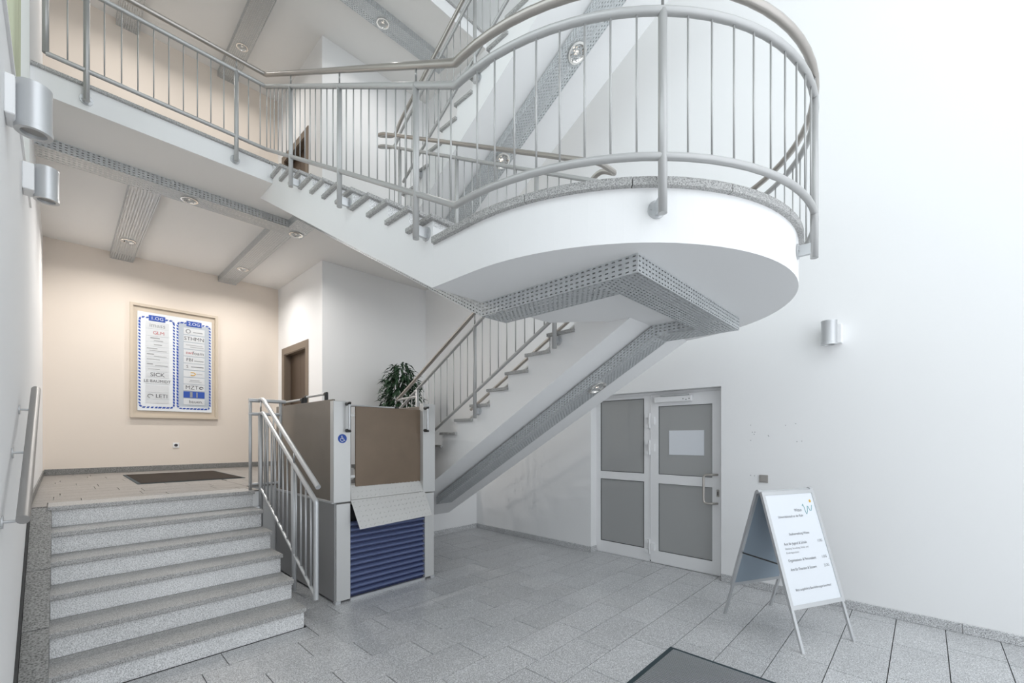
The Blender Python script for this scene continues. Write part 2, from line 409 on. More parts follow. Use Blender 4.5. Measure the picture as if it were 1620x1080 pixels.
notice = obj('paper_notice', bx(XD - 0.0005, XD + 0.0058, 1.815, 2.223, 1.338, 1.628), M['paper'])
tag(notice, 'blank white paper sheet stuck on the upper glass pane of the door', 'notice')

# ------------------------------------------------------------------ entrance steps
steps = empty('entrance_steps', (0.65, 3.64, 0), 'wide flight of six speckled grey granite steps up to the entrance landing', 'stairs')
XS0, XS1 = -0.07, 1.385
body = bmesh.new()
poly = [(3.665, 0)]
for k in range(6): poly += [(3.68 + 0.27 * k, 0.16667 * (k + 1) - 0.035 - (0.1667 if False else 0)), ] if False else []
poly = []
for k in range(6):
    y = 3.68 + 0.27 * k; z = 0.16667 * (k + 1) - 0.036
    poly += [(y, z - 0.16667 if k else 0.0), (y, z)]
poly += [(5.30, 1.0 - 0.036), (5.30, 0)]
yz_prism(body, poly, XS0 + 0.03, XS1 - 0.02)
obj('step_core', body, M['white'], steps)
for k in range(6):
    y = 3.63 + 0.27 * k; z = 0.16667 * (k + 1)
    obj('riser', bx(XS0 + 0.025, XS1 - 0.012, y + 0.03, y + 0.05, z - 0.1657, z - 0.0355), M['granite_riser_lit'], steps)
    obj('tread', bx(XS0, XS1, y, y + (0.32 if k == 5 else 0.30), z - 0.035, z, 0.004), M['granite_step_shaded'], steps)

def bracket(parent, post, c, nrm, r=0.045, length=0.06):
    """stub block and round flange fixing a post at point c (on the face) with outward normal nrm"""
    c = Vector(c); nv = Vector(nrm)
    b = bmesh.new(); disc(b, c + nv * 0.001, nv, r, 0.008, 18)
    s = Vector((-nv.y, nv.x, 0)) * 0.012; u = Vector((0, 0, 0.032))
    p, q = c + nv * 0.004, c + nv * length
    obox(b, [p - s - u, p + s - u, q + s - u, q - s - u, p - s + u, p + s + u, q + s + u, q - s + u])
    for a in (-1, 1):
        disc(b, c + nv * 0.009 + s * 2.3 * a, nv, 0.006, 0.004, 8)
    return obj('bracket', b, M['alu'], post)

# railing beside the entrance steps
XQ = 1.445
sr = empty('step_railing', (XQ, 4.2, 0.3), 'short sloping grey steel railing beside the wide granite entrance steps', 'railing')
obj('handrail', tb(fillet([(XQ, 5.015, 1.938), (XQ, 4.92, 1.938), (XQ, 3.553, 1.142)], 0.06), 0.021, 12), M['alu'], sr)
obj('top_rail', tb(fillet([(XQ, 5.015, 1.795), (XQ, 4.92, 1.795), (XQ, 3.594, 1.019), (XQ, 3.594, 0.223)], 0.015), 0.02, 12), M['alu'], sr)
obj('bottom_rail', tb([(XQ, 5.034, 1.045), (XQ, 3.60, 0.243)], 0.014, 10), M['alu'], sr)
def sz(y, z0, y0=4.92, s=0.583): return z0 - (y0 - y) * s
for y in (4.074, 5.00):
    low = y < 4.5
    p = rod('post', sr, XQ, y, 0.17 if low else 0.62, (sz(y, 1.795) if low else 1.795) - 0.01, 0.02, M['alu'], 12)
    bracket(sr, p, (XS1 - 0.011, y, 0.27 if low else 0.80), (1, 0, 0), 0.035, 0.055)
    rod('stem', sr, XQ, y, (sz(y, 1.795) if low else 1.795), (sz(y, 1.938) if low else 1.938), 0.007, M['alu'])
y = 3.70
while y < 4.98:
    if abs(y - 4.074) > 0.04:
        rod('baluster', sr, XQ, y, sz(y, 1.045, 5.034, 0.561), min(1.795, sz(y, 1.795)), 0.008, M['alu'])
    y += 0.108
lg = empty('landing_guard', (1.58, 5.04, 1.0), 'low steel guard rail on the landing edge between granite steps and platform lift', 'railing')
for z, r, x1 in ((1.93, 0.02, 1.70), (1.79, 0.017, 1.66), (1.06, 0.014, 1.66)):
    obj('rail', tb([(1.345, 5.045, z), (x1, 5.045, z)], r, 10), M['alu'], lg)
for x in (1.36, 1.65): rod('post', lg, x, 5.045, 1.0, 1.93, 0.016, M['alu'], 10)
for x in (1.44, 1.51, 1.58): rod('baluster', lg, x, 5.045, 1.06, 1.79, 0.008, M['alu'])

# ------------------------------------------------------------------ concrete staircase around the round landing
CX, CY, RF = 2.99, 1.89, 1.335
Z0, ZL, RI = 1.0, 2.82, 0.15167
UX0, UX1, LX0, LX1 = 1.655, 2.80, 3.17, 4.325
def UN(k): return 5.0 - 0.274 * (k - 1), ZG - RI * k          # nosing of tread k below the gallery, 1..11
def LN(k): return 5.035 - 0.275 * (k - 1), Z0 + RI * k        # nosing of tread k above the landing, 1..11
def su(y): return min(ZC, max(2.51, 2.525 + 0.547 * (y - 2.318)))
def sl(y): return min(2.51, 1.028 + 0.568 * (4.323 - y))
arc = [(CX + RF * math.cos(PI + PI * i / 48), CY + RF * math.sin(PI + PI * i / 48)) for i in range(49)]
def build_parts():
    P = []
    b = bmesh.new()
    poly = arc + [(LX1, 1.93), (LX0 - 0.05, 1.93), (UX1 + 0.05, 2.28), (UX0, 2.28)]
    prism(b, poly, 2.51, ZL - 0.04); P.append(('landing_slab', b, 'white'))
    # upper flight profile
    prof = []
    for k in range(1, 12):
        y, z = UN(k); prof += [(y + 0.025 + 0.274, z - 0.032), (y + 0.025, z - 0.032)]
    prof = [(YG - 0.003, ZG - 0.2), (YG - 0.003, UN(1)[1] - 0.032)] + prof[1:] + [(2.2805, ZL - 0.045), (2.2805, 2.51), (2.30, 2.5145), (5.75, ZC - 0.001), (YG - 0.004, ZC - 0.003)]
    b = bmesh.new(); yz_prism(b, prof, UX0, UX1); P.append(('flight_slab', b, 'white'))
    prof = []
    for k in range(11, 0, -1):
        y, z = LN(k); prof += [(y - 0.025 - 0.275, z - 0.032), (y - 0.025, z - 0.032)]
    prof = [(1.72, ZL - 0.045)] + [(LN(11)[0] - 0.30, ZL - 0.045)] + prof + [(5.01, Z0 - 0.02), (5.54, Z0 - 0.02), (5.54, sl(5.54)), (1.712, 2.511)]
    b = bmesh.new(); yz_prism(b, prof, LX0, LX1); P.append(('flight_slab', b, 'white'))
    for k in range(1, 12):
        y, z = UN(k); P.append(('tread', bx(UX0 - 0.03, UX1 + 0.02, y, y + 0.305, z - 0.032, z, 0.004), 'granite_step_shaded'))
        y, z = LN(k); P.append(('tread', bx(LX0 - 0.03, LX1 + 0.02, y - 0.305, y, z - 0.032, z, 0.004), 'granite_step_shaded'))
    for k in range(1, 13):
        y = 5.0 + 0.274 + 0.03 - 0.274 * (k - 1); z = ZG - RI * (k - 1)
        P.append(('riser', bx(UX0 + 0.002, UX1 - 0.005, y - 0.006, y + 0.012, z - RI + 0.001, z - 0.033), 'granite_riser_lit'))
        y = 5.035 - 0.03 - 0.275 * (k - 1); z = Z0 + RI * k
        P.append(('riser', bx(LX0 + 0.002, LX1 - 0.005, y - 0.012, y + 0.006, z - RI + 0.001, z - (0.033 if k < 12 else 0.041)), 'granite_riser_lit'))
    # coping stones round the landing edge and the landing paving
    ro, ri = RF + 0.03, RF - 0.25
    angs = [180, 196, 219, 241, 262, 283, 305, 330, 360]
    for a0, a1 in zip(angs, angs[1:]):
        n = 6; e = 0.1
        pts = [(CX + ro * math.cos(math.radians(a0 + e + (a1 - a0 - 2 * e) * i / n)), CY + ro * math.sin(math.radians(a0 + e + (a1 - a0 - 2 * e) * i / n))) for i in range(n + 1)]
        pts += [(CX + ri * math.cos(math.radians(a1 - e - (a1 - a0 - 2 * e) * i / n)), CY + ri * math.sin(math.radians(a1 - e - (a1 - a0 - 2 * e) * i / n))) for i in range(n + 1)]
        b = bmesh.new(); prism(b, pts, ZL - 0.04, ZL); P.append(('coping_stone', b, 'granite_step_shaded'))
    P.append(('coping_stone', bx(UX0 - 0.03, UX1 + 0.04, CY + 0.003, 2.265, ZL - 0.04, ZL, 0.003), 'granite_step_shaded'))
    P.append(('coping_stone', bx(LX0 - 0.04, LX1 + 0.03, CY + 0.003, 2.012, ZL - 0.04, ZL, 0.003), 'granite_step_shaded'))
    pts = [(CX + (ri - 0.003) * math.cos(PI + PI * i / 24), CY + (ri - 0.003) * math.sin(PI + PI * i / 24)) for i in range(25)]
    b = bmesh.new(); prism(b, pts, ZL - 0.04, ZL); P.append(('landing_paving', b, 'granite'))
    return P
parts = build_parts()
case1 = empty('staircase', (CX, 3.4, 1.0), 'white concrete staircase turning at a round half landing, granite treads, leading to the gallery', 'staircase')
meshes = []
for nm, b, m in parts:
    o = obj(nm, b, M[m], case1); meshes.append((nm, o.data))
case2 = empty('staircase.001', (CX, 3.4, 1.0 + ST), 'upper white concrete stair flight climbing from the gallery with sloping white soffit', 'staircase')
for nm, me in meshes: inst(nm, me, case2, (0, 0, ST))

# ------------------------------------------------------------------ outer railing: gallery, upper flight, round landing, lower flight
RR = 1.42
def arcpts(z, n=40, a0=180, a1=360): return [(CX + RR * math.cos(math.radians(a0 + (a1 - a0) * i / n)), CY + RR * math.sin(math.radians(a0 + (a1 - a0) * i / n)), z) for i in range(n + 1)]
XO, YO, XO2 = CX - RR, 5.26, CX + RR
SU, SLO = 0.5547, 0.5516
main = empty('gallery_railing', (XO, YO, ZG), 'long silver steel railing along gallery edge, down the flight and around the round landing', 'railing')
def rail_path(zl, x_start):
    zg = zl + SU * (YO - 1.93)
    pts = [(x_start, YO, zg), (XO, YO, zg), (XO, 1.95, zl)] + arcpts(zl) + [(XO2, 1.97, zl), (XO2, 5.1, zl - SLO * 3.13)]
    return pts, zg
ZH, ZT, ZBt = 3.70, 3.57, 2.88
pts, GH = rail_path(ZH, XL + 0.01); obj('handrail', tb(pts, 0.0225, 12), M['steel'], main)
pts, GT = rail_path(ZT, -0.083); obj('top_rail', tb(pts, 0.021, 12), M['rail'], main)
pts, GB = rail_path(ZBt, -0.083); obj('bottom_rail', tb(pts, 0.019, 12), M['rail'], main)
rod('post', main, -0.083, YO, GB, GT, 0.021, M['rail'], 12)
def post(parent, x, y, zb, zt, zh, face, nrm, zbr):
    p = rod('post', parent, x, y, zb, zt, 0.021, M['rail'], 12)
    rod('stem', parent, x, y, zt, zh, 0.007, M['rail'])
    bracket(parent, p, (face[0], face[1], zbr), nrm, 0.045, math.hypot(face[0] - x, face[1] - y))
for x in (0.159, 1.288):
    post(main, x, YO, GB - 0.26, GT, GH, (x, YG - 0.004), (0, -1, 0), GB - 0.225)
def zu(y, zl): return zl + SU * (y - 1.93)
for y in (4.514, 3.442, 2.349):
    post(main, XO, y, zu(y, ZBt) - 0.30, zu(y, ZT), zu(y, ZH), (UX0, y), (-1, 0, 0), zu(y, ZBt) - 0.24)
for a in (224.3, 274, 324):
    c, s = math.cos(math.radians(a)), math.sin(math.radians(a))
    post(main, CX + RR * c, CY + RR * s, ZBt - 0.27, ZT, ZH, (CX + RF * c, CY + RF * s), (c, s, 0), ZBt - 0.21)
for y in (2.44, 3.53, 4.62):
    post(main, XO2, y, ZBt - SLO * (y - 1.97) - 0.3, ZT - SLO * (y - 1.97), ZH - SLO * (y - 1.97), (LX1, y), (1, 0, 0), ZBt - SLO * (y - 1.97) - 0.24)
gx = [0.044] + [0.159 + 0.1129 * i for i in range(1, 10)] + [1.288 + 0.1129 * i for i in (1, 2)]
for x in gx: rod('baluster', main, x, YO, GB, GT)
seq = [4.514, 3.442, 2.349]
ys = [4.514 + 0.119 * i for i in range(1, 7)] + [4.514 - 0.119 * i for i in range(1, 9)] + [3.442 - 0.1215 * i for i in range(1, 9)] + [2.349 - 0.119 * i for i in range(1, 4)]
for y in ys: rod('baluster', main, XO, y, zu(y, ZBt), zu(y, ZT))
da = math.degrees(0.122 / RR)
angs = [224.3 - da * i for i in range(1, 9)] + [224.3 + 4.97 * i for i in range(1, 10)] + [274 + 5 * i for i in range(1, 10)] + [324 + 5.1 * i for i in range(1, 8)]
for a in angs:
    rod('baluster', main, CX + RR * math.cos(math.radians(a)), CY + RR * math.sin(math.radians(a)), ZBt, ZT)
y = 2.06
while y < 5.1:
    if min(abs(y - q) for q in (2.44, 3.53, 4.62)) > 0.05: rod('baluster', main, XO2, y, ZBt - SLO * (y - 1.97), ZT - SLO * (y - 1.97))
    y += 0.12

# inner railing: lower flight, turn, upper flight, turn, next flight
XI, XJ = 3.11, 2.86
inner = empty('inner_railing', (XI, 4.6, 1.6), 'inner grey steel stair railing doubling back between the lower and upper stair flights', 'railing')
def li(y, d=0.0): return 2.04 + d + SLO * (5.09 - y)
def ui(y, d=0.0): return 3.69 + d + 0.553 * (y - 1.865)
for nm, d, r, m in (('handrail', 0.0, 0.0215, 'steel'), ('top_rail', -0.15, 0.018, 'rail')):
    pts = [(XI, 5.09, li(5.09, d)), (XI, 1.95, li(1.95, d)), (XI, 1.80, ui(1.80, d) + 0.02), (XJ, 1.80, ui(1.80, d)), (XJ, 1.95, ui(1.95, d)), (XJ, 5.03, ui(5.03, d)), (XJ, 5.16, ui(5.1, d)), (XI, 5.16, li(5.16, d) + ST - 0.05), (XI, 5.02, li(5.02, d) + ST), (XI, 2.0, li(2.0, d) + ST)]
    obj(nm, tb(fillet(pts, 0.07, 4), r, 10), M[m], inner)
for z0 in (0, ST): obj('bottom_rail', tb([(XI, 4.95, li(4.95, -0.867) + z0), (XI, 2.02, li(2.02, -0.867) + z0)], 0.017, 10), M['rail'], inner)
obj('bottom_rail', tb([(XJ, 2.0, ui(2.0, -0.867)), (XJ, 5.1, ui(5.1, -0.867))], 0.017, 10), M['rail'], inner)
obj('return_bar', tb([(XI, 5.09, 2.04), (XI, 4.62, 2.06)], 0.017, 10), M['rail'], inner)
def ipost(x, y, f, face, nrm):
    post(inner, x, y, f(y, -0.867) - 0.28, f(y, -0.15), f(y), (face, y), nrm, f(y, -0.867) - 0.20)
for y in (4.624, 3.531, 2.438):
    ipost(XI, y, li, LX0, (-1, 0, 0)); ipost(XJ, y, ui, UX1, (1, 0, 0)); ipost(XI, y, lambda yy, d=0.0: li(yy, d) + ST, LX0, (-1, 0, 0))
y = 4.624 - 0.1215
k = 1
while y > 2.05:
    if k % 9:
        rod('baluster', inner, XI, y, li(y, -0.867), li(y, -0.15)); rod('baluster', inner, XJ, y, ui(y, -0.867), ui(y, -0.15)); rod('baluster', inner, XI, y, li(y, -0.867) + ST, li(y, -0.15) + ST)
    y -= 0.1215; k += 1
for y in (4.624 + 0.12, 4.624 + 0.24):
    rod('baluster', inner, XI, y, li(y, -0.867), li(y, -0.15)); rod('baluster', inner, XJ, y, ui(y, -0.867), ui(y, -0.15)); rod('baluster', inner, XI, y, li(y, -0.867) + ST, li(y, -0.15) + ST)

# ------------------------------------------------------------------ perforated cable channels
def perf_sheet(bm, o, du, dv, nu, nv, stag=True):
    """sheet from corner o spanned by vectors du, dv with nu x nv slots cut out"""
    o = Vector(o); du = Vector(du); dv = Vector(dv)
    def V(u, v): return bm.verts.new(o + du * u + dv * v)
    for j in range(nv):
        v0, v1 = j / nv, (j + 1) / nv; a, b = v0 + 0.35 / nv, v0 + 0.65 / nv
        s = 0.5 if (stag and j % 2) else 0.0
        edges = [(i + s) / nu for i in range(nu + (0 if s else 1))]
        if s:
            for e0, e1 in ((0.0, edges[0]), (edges[-1], 1.0)):
                bm.faces.new((V(e0, v0), V(e1, v0), V(e1, v1), V(e0, v1)))
        for u0, u1 in zip(edges, edges[1:]):
            c, d = u0 + (u1 - u0) * 0.27, u0 + (u1 - u0) * 0.73
            O = [V(u0, v0), V(u1, v0), V(u1, v1), V(u0, v1)]; I = [V(c, a), V(d, a), V(d, b), V(c, b)]
            for q in range(4): bm.faces.new((O[q], O[(q + 1) % 4], I[(q + 1) % 4], I[q]))
def run(parent, p0, p1, side, wd, h, ends=(False, False)):
    """U-shaped perforated run: bottom edge p0->p1, width vector 'side' * wd, upright height h"""
    p0 = Vector(p0); p1 = Vector(p1); s = Vector(side) * wd; up = Vector((0, 0, h)); L = (p1 - p0).length
    nu = max(3, int(L / 0.038)); bm = bmesh.new()
    perf_sheet(bm, p0, p1 - p0, s, nu, 10)
    perf_sheet(bm, p0, p1 - p0, up, nu, 4, False); perf_sheet(bm, p0 + s, p1 - p0, up, nu, 4, False)
    for e, p in zip(ends, (p0, p1)):
        if e: perf_sheet(bm, p, s, up, 6, 4, False)
    return obj('channel_run', bm, M['galv'], parent)
def downlight(parent, c, nrm=(0, 0, -1), r=0.075):
    c = Vector(c); nv = Vector(nrm).normalized()
    a = Vector((1, 0, 0)); a = (a - nv * a.dot(nv)).normalized(); b = nv.cross(a)
    bm = bmesh.new(); prof = [(r * 1.12, 0.0), (r * 1.12, 0.010), (r * 0.92, 0.012), (r * 0.86, 0.004), (r * 0.30, -0.035), (0.0001, -0.04)]
    rings = []
    for rad, t in prof: rings.append([bm.verts.new(c + nv * t + a * rad * math.cos(2 * PI * k / 24) + b * rad * math.sin(2 * PI * k / 24)) for k in range(24)])
    for p, q in zip(rings, rings[1:]):
        for k in range(24): bm.faces.new((p[k], p[(k + 1) % 24], q[(k + 1) % 24], q[k]))
    bmesh.ops.recalc_face_normals(bm, faces=bm.faces[:])
    o = obj('downlight', bm, M['mirror'], parent, smooth=True)
    bm = bmesh.new()
    bmesh.ops.create_uvsphere(bm, u_segments=12, v_segments=8, radius=r * 0.26, matrix=Matrix.Translation(c - nv * 0.018))
    obj('bulb', bm, M['glow'], o, smooth=True)
    bm = bmesh.new()
    for k in range(3):
        t = PI * k / 3 + 0.3; d = a * math.cos(t) + b * math.sin(t)
        tube(bm, [c - d * r * 0.9 + nv * 0.006, c + d * r * 0.9 + nv * 0.006], 0.003, 6)
    tube(bm, [c + nv * 0.006 + (a * math.cos(2 * PI * k / 14) + b * math.sin(2 * PI * k / 14)) * r * 0.45 for k in range(15)], 0.003, 6, cap=False)
    obj('louvre_ring', bm, M['alu'], o)
    return o
hC = 0.10
ch = empty('cable_channel', (2.2, 6.1, ZC - hC), 'long perforated galvanised channel under gallery, folding down the flights and round landing', 'cable channel')
run(ch, (XL, 6.06, ZC - hC), (2.33, 6.06, ZC - hC), (0, 1, 0), 0.25, hC, (False, True))
XC = 2.08
def pl(*q): return list(q)
run(ch, (XC, 6.06, ZC - hC), (XC, 5.75, ZC - hC), (1, 0, 0), 0.25, hC)
run(ch, (XC, 5.75, ZC - hC - 0.005), (XC, 2.29, 2.51 - hC), (1, 0, 0), 0.25, hC)
run(ch, (XC, 2.29, 2.51 - hC), (XC, 1.33, 2.51 - hC), (1, 0, 0), 0.25, hC)
run(ch, (XC, 1.08, 2.51 - hC), (3.78, 1.08, 2.51 - hC), (0, 1, 0), 0.25, hC, (True, True))
XC2 = 3.52
run(ch, (XC2, 1.33, 2.51 - hC), (XC2, 1.68, 2.51 - hC), (1, 0, 0), 0.26, hC)
run(ch, (XC2, 1.68, 2.51 - hC), (XC2, 4.78, sl(4.78) - hC - 0.03), (1, 0, 0), 0.26, hC, (False, True))
nz = Vector((0, -0.568, -1)).normalized()
downlight(ch, (XC2 + 0.13, 2.33, 2.51 - hC - (2.33 - 1.68) * 0.571 - 0.003), nz, 0.085)
for x in (1.04, 2.22): downlight(ch, (x, 6.19, ZC - hC - 0.002))
def arm(x0, x1, y0, y1, z, label):
    a = empty('ceiling_channel', ((x0 + x1) / 2, y0, z), label, 'cable channel', 'perforated channels across the ceilings')
    run(a, (x0, y0, z - hC), (x0, y1, z - hC), (1, 0, 0), x1 - x0, hC, (False, True))
    downlight(a, ((x0 + x1) / 2, 8.1, z - hC - 0.002))
arm(0.53, 0.80, 6.312, YB - 0.002, ZC, 'perforated ceiling channel directly above the directory board, below the gallery')
arm(1.94, 2.21, 6.312, YB - 0.002, ZC, 'perforated ceiling channel nearer the passenger lift door, below the gallery')
arm(0.60, 0.87, 6.202, YB - 0.002, ZC2, 'upper floor perforated ceiling channel beside the round smoke detector')
arm(1.93, 2.20, 6.202, YB - 0.002, ZC2, 'upper floor perforated ceiling channel with downlight, running to the tan wall')
uc = empty('ceiling_channel', (2.5, 6.0, ZC2), 'upper floor cross channel with ringed downlight near the white shaft wall', 'cable channel', 'perforated channels across the ceilings')
run(uc, (XL + 0.002, 5.93, ZC2 - hC), (4.62, 5.93, ZC2 - hC), (0, 1, 0), 0.27, hC, (False, True))
downlight(uc, (3.45, 6.06, ZC2 - hC - 0.002), r=0.085)
fc = empty('stair_channel', (3.7, 3.4, 5.0), 'perforated channel with two downlights along soffit of the upper stair flight', 'cable channel')
run(fc, (3.57, 1.68, 2.51 + ST - hC), (3.57, 4.9, sl(4.9) + ST - hC - 0.02), (1, 0, 0), 0.25, hC, (True, True))
for y in (2.60, 3.70): downlight(fc, (3.695, y, 2.51 + ST - hC - (y - 1.68) * 0.572 - 0.003), nz, 0.09)

# ------------------------------------------------------------------ passenger lift doors
def lift_door(nm, z):
    d = empty(nm, (XA, 8.2, z), None, None); d['kind'] = 'structure'
    y0, y1, zt = 7.60, 8.86, z + 2.22
    b = bmesh.new(); x0, x1 = XA - 0.012, XA + 0.10
    xm = XA - 0.0005
    box(b, x0, xm, y0, y0 + 0.12, z, zt); box(b, x0, xm, y1 - 0.12, y1, z, zt); box(b, x0, xm, y0 + 0.12, y1 - 0.12, zt - 0.12, zt)
    box(b, xm, x1, y0 + 0.121, y0 + 0.135, z, zt - 0.12); box(b, xm, x1, y1 - 0.135, y1 - 0.121, z, zt - 0.12); box(b, xm, x1, y0 + 0.135, y1 - 0.135, zt - 0.135, zt - 0.121)
    obj('door_frame', b, M['elevframe'], d)
    for a, c in ((y0 + 0.12, (y0 + y1) / 2), ((y0 + y1) / 2, y1 - 0.12)):
        obj('door_panel', bx(XA + 0.105, XA + 0.13, a + 0.003, c - 0.003, z + 0.005, zt - 0.12), M['elev'], d)
lift_door('door_2', 1.0); lift_door('door_3', ZG)

# ------------------------------------------------------------------ directory board on the rear wall
def Tz(x, y, z): return Matrix.Translation((x, y, z)) @ Matrix.Rotation(PI / 2, 4, 'X')     # faces -Y
db = empty('directory_board', (1.345, YB, 1.86), 'glass tenant directory with two dashed blue columns and beige frame on cream wall', 'sign')
b = bmesh.new(); y0, y1 = YB - 0.045, YB - 0.0005
box(b, 0.76, 0.80, y0, y1, 1.86, 3.68); box(b, 1.89, 1.93, y0, y1, 1.86, 3.68); box(b, 0.80, 1.89, y0, y1, 1.86, 1.90); box(b, 0.80, 1.89, y0, y1, 3.64, 3.68)
obj('frame', b, M['beige'], db)
obj('backing', bx(0.80, 1.89, YB - 0.012, YB - 0.0006, 1.90, 3.64), M['beige'], db)
panel = obj('panel', bx(0.85, 1.84, YB - 0.03, YB - 0.018, 1.975, 3.56, 0.002), M['board'], db)
YP = YB - 0.0305
def dash_outline(x0, x1, z0, z1):
    b = bmesh.new(); r = 0.05; pts = []
    for (cx, cz, a0) in ((x1 - r, z1 - r, 0), (x0 + r, z1 - r, 90), (x0 + r, z0 + r, 180), (x1 - r, z0 + r, 270)):
        for i in range(7): t = math.radians(a0 + 15 * i); pts.append(Vector((cx + r * math.cos(t), 0, cz + r * math.sin(t))))
    pts.append(pts[0])
    dense = []
    for p, q in zip(pts, pts[1:]):
        m_ = max(1, int((q - p).length / 0.01))
        for i in range(m_): dense.append(p + (q - p) * (i / m_))
    dense.append(dense[0])
    acc = 0
    for p, q in zip(dense, dense[1:]):
        d = q - p
        if d.length < 1e-6: continue
        nn = Vector((-d.z, 0, d.x)).normalized() * 0.013
        if (acc % 0.05) < 0.034:
            sk = d.normalized() * 0.008
            vs = [bm_v for bm_v in (b.verts.new((p - nn - sk) + Vector((0, YP - 0.001, 0))), b.verts.new((q - nn - sk) + Vector((0, YP - 0.001, 0))), b.verts.new((q + nn + sk) + Vector((0, YP - 0.001, 0))), b.verts.new((p + nn + sk) + Vector((0, YP - 0.001, 0))))]
            b.faces.new(vs)
        acc += d.length
    obj('dashed_outline', b, M['blue'], panel)
def col(x0, x1, xa, xb, head, rows):
    obj('column_field', bx(x0 + 0.01, x1 - 0.01, YP - 0.0004, YP + 0.0002, 2.06, 3.46), M['boardreflect'] if head[0] == '2' else M['board'], panel)
    dash_outline(x0, x1, 2.03, 3.475)
    xm = (x0 + x1) / 2
    hp = obj('header_plate', bx(xm - 0.105, xm + 0.105, YP - 0.007, YP + 0.0006, 3.43, 3.52, 0.002), M['blue'], panel)
    obj('lettering', text_bm(head, 0.072, Tz(xm, YP - 0.0085, 3.472), 'CENTER'), M['paper'], hp)
    for (z, h, items, m) in rows:
        p = obj('nameplate', bx(xa, xb, YP - 0.005, YP + 0.0004, z - h / 2 + 0.004, z + h / 2 - 0.004), M[m], panel)
        for it in items:
            if it[0] == 't': obj('lettering', text_bm(it[1], it[2], Tz(xa + (xb - xa) * it[3], YP - 0.0062, z + it[5]), it[4], it[7] if len(it) > 7 else 0.0), M[it[6]], p)
            elif it[0] == 'l':
                bb = bmesh.new()
                for (u0, u1, dz, th) in it[1]: box(bb, xa + (xb - xa) * u0, xa + (xb - xa) * u1, YP - 0.0062, YP - 0.0052, z + dz - th / 2, z + dz + th / 2)
                obj('print_line', bb, M[it[2]], p)
            elif it[0] == 'c':
                bb = bmesh.new(); c = Vector((xa + (xb - xa) * it[1], YP - 0.0058, z + it[2]))
                pts = [c + Vector((it[3] * math.cos(math.radians(t)), 0, it[4] * math.sin(math.radians(t)))) for t in range(it[6], it[7] + 1, 20)]
                tube(bb, pts, 0.006, 6); obj('emblem', bb, M[it[5]], p)
T = lambda s, size, u=0.5, al='CENTER', dz=0, m='ink', bold=0.0: ('t', s, size, u, al, dz, m, bold)
Ls = lambda segs, m='inkgrey': ('l', segs, m)
rows1 = [(3.36, 0.12, [T('imass', 0.095, m='inkgrey')], 'plate'), (3.24, 0.115, [T('GLM', 0.075, 0.55, m='red')], 'plate'),
         (3.135, 0.09, [Ls([(0.2, 0.6, 0.02, 0.016), (0.35, 0.75, -0.02, 0.01)])], 'plate'), (3.05, 0.075, [Ls([(0.35, 0.7, 0, 0.012)])], 'plate'),
         (2.965, 0.085, [Ls([(0.05, 0.5, 0.02, 0.012), (0.15, 0.9, -0.015, 0.008)])], 'plate'), (2.88, 0.08, [Ls([(0.05, 0.35, 0.012, 0.016), (0.35, 0.9, -0.018, 0.008)])], 'plate'),
         (2.80, 0.075, [Ls([(0.05, 0.6, 0.01, 0.009)])], 'plate'), (2.725, 0.07, [Ls([(0.05, 0.3, 0.008, 0.016), (0.4, 0.95, -0.012, 0.01)])], 'plate'),
         (2.65, 0.075, [Ls([(0.1, 0.6, 0, 0.008)])], 'plate'), (2.56, 0.10, [T('SICK', 0.09, 0.5)], 'plate'),
         (2.455, 0.095, [T('LE BAUMIDT', 0.062, 0.5, m='ink')], 'plate'), (2.335, 0.13, [], 'plate'),
         (2.215, 0.11, [T('LETI', 0.085, 0.68), ('c', 0.2, 0, 0.035, 0.028, 'inkgrey', 0, 260)], 'plate'), (2.125, 0.06, [], 'plate')]
col(0.875, 1.312, 0.95, 1.245, '1.OG', rows1)
rows2 = [(3.345, 0.115, [('c', 0.22, 0, 0.03, 0.03, 'inkgrey', 0, 360), Ls([(0.45, 0.9, -0.01, 0.014)])], 'plate'), (3.22, 0.115, [T('STHMN', 0.085)], 'plate'),
         (3.10, 0.115, [Ls([(0.1, 0.9, 0.012, 0.008), (0.3, 0.95, -0.02, 0.008)])], 'plate'), (2.98, 0.115, [T('swi', 0.075, 0.1, 'LEFT', 0, 'red'), T('foam', 0.08, 0.42, 'LEFT', 0, 'ink')], 'plate'),
         (2.86, 0.115, [T('FBI', 0.075, 0.12, 'LEFT', 0, 'ink'), Ls([(0.5, 0.95, -0.01, 0.014)])], 'plate'), (2.745, 0.11, [T('S', 0.07, 0.12, 'LEFT', 0, 'ink'), Ls([(0.35, 0.95, 0, 0.010)], 'ink')], 'plate'),
         (2.625, 0.115, [('c', 0.42, 0, 0.04, 0.025, 'gold', -130, 130), Ls([(0.6, 0.9, 0, 0.008)])], 'plate'), (2.505, 0.115, [Ls([(0.3, 0.75, 0.01, 0.010), (0.25, 0.85, -0.015, 0.006)])], 'plate'),
         (2.39, 0.11, [T('MZT', 0.09, 0.08, 'LEFT', 0, 'ink'), ('c', 0.84, 0, 0.025, 0.02, 'ink', 0, 300)], 'plate'), (2.27, 0.115, [Ls([(0.30, 0.42, 0, 0.09), (0.6, 0.66, 0, 0.09)], 'inkgrey')], 'blue'),
         (2.15, 0.11, [T('bauen.', 0.075, 0.25, 'LEFT', 0, 'ink')], 'plate')]
col(1.36, 1.812, 1.44, 1.735, '2.OG', rows2)

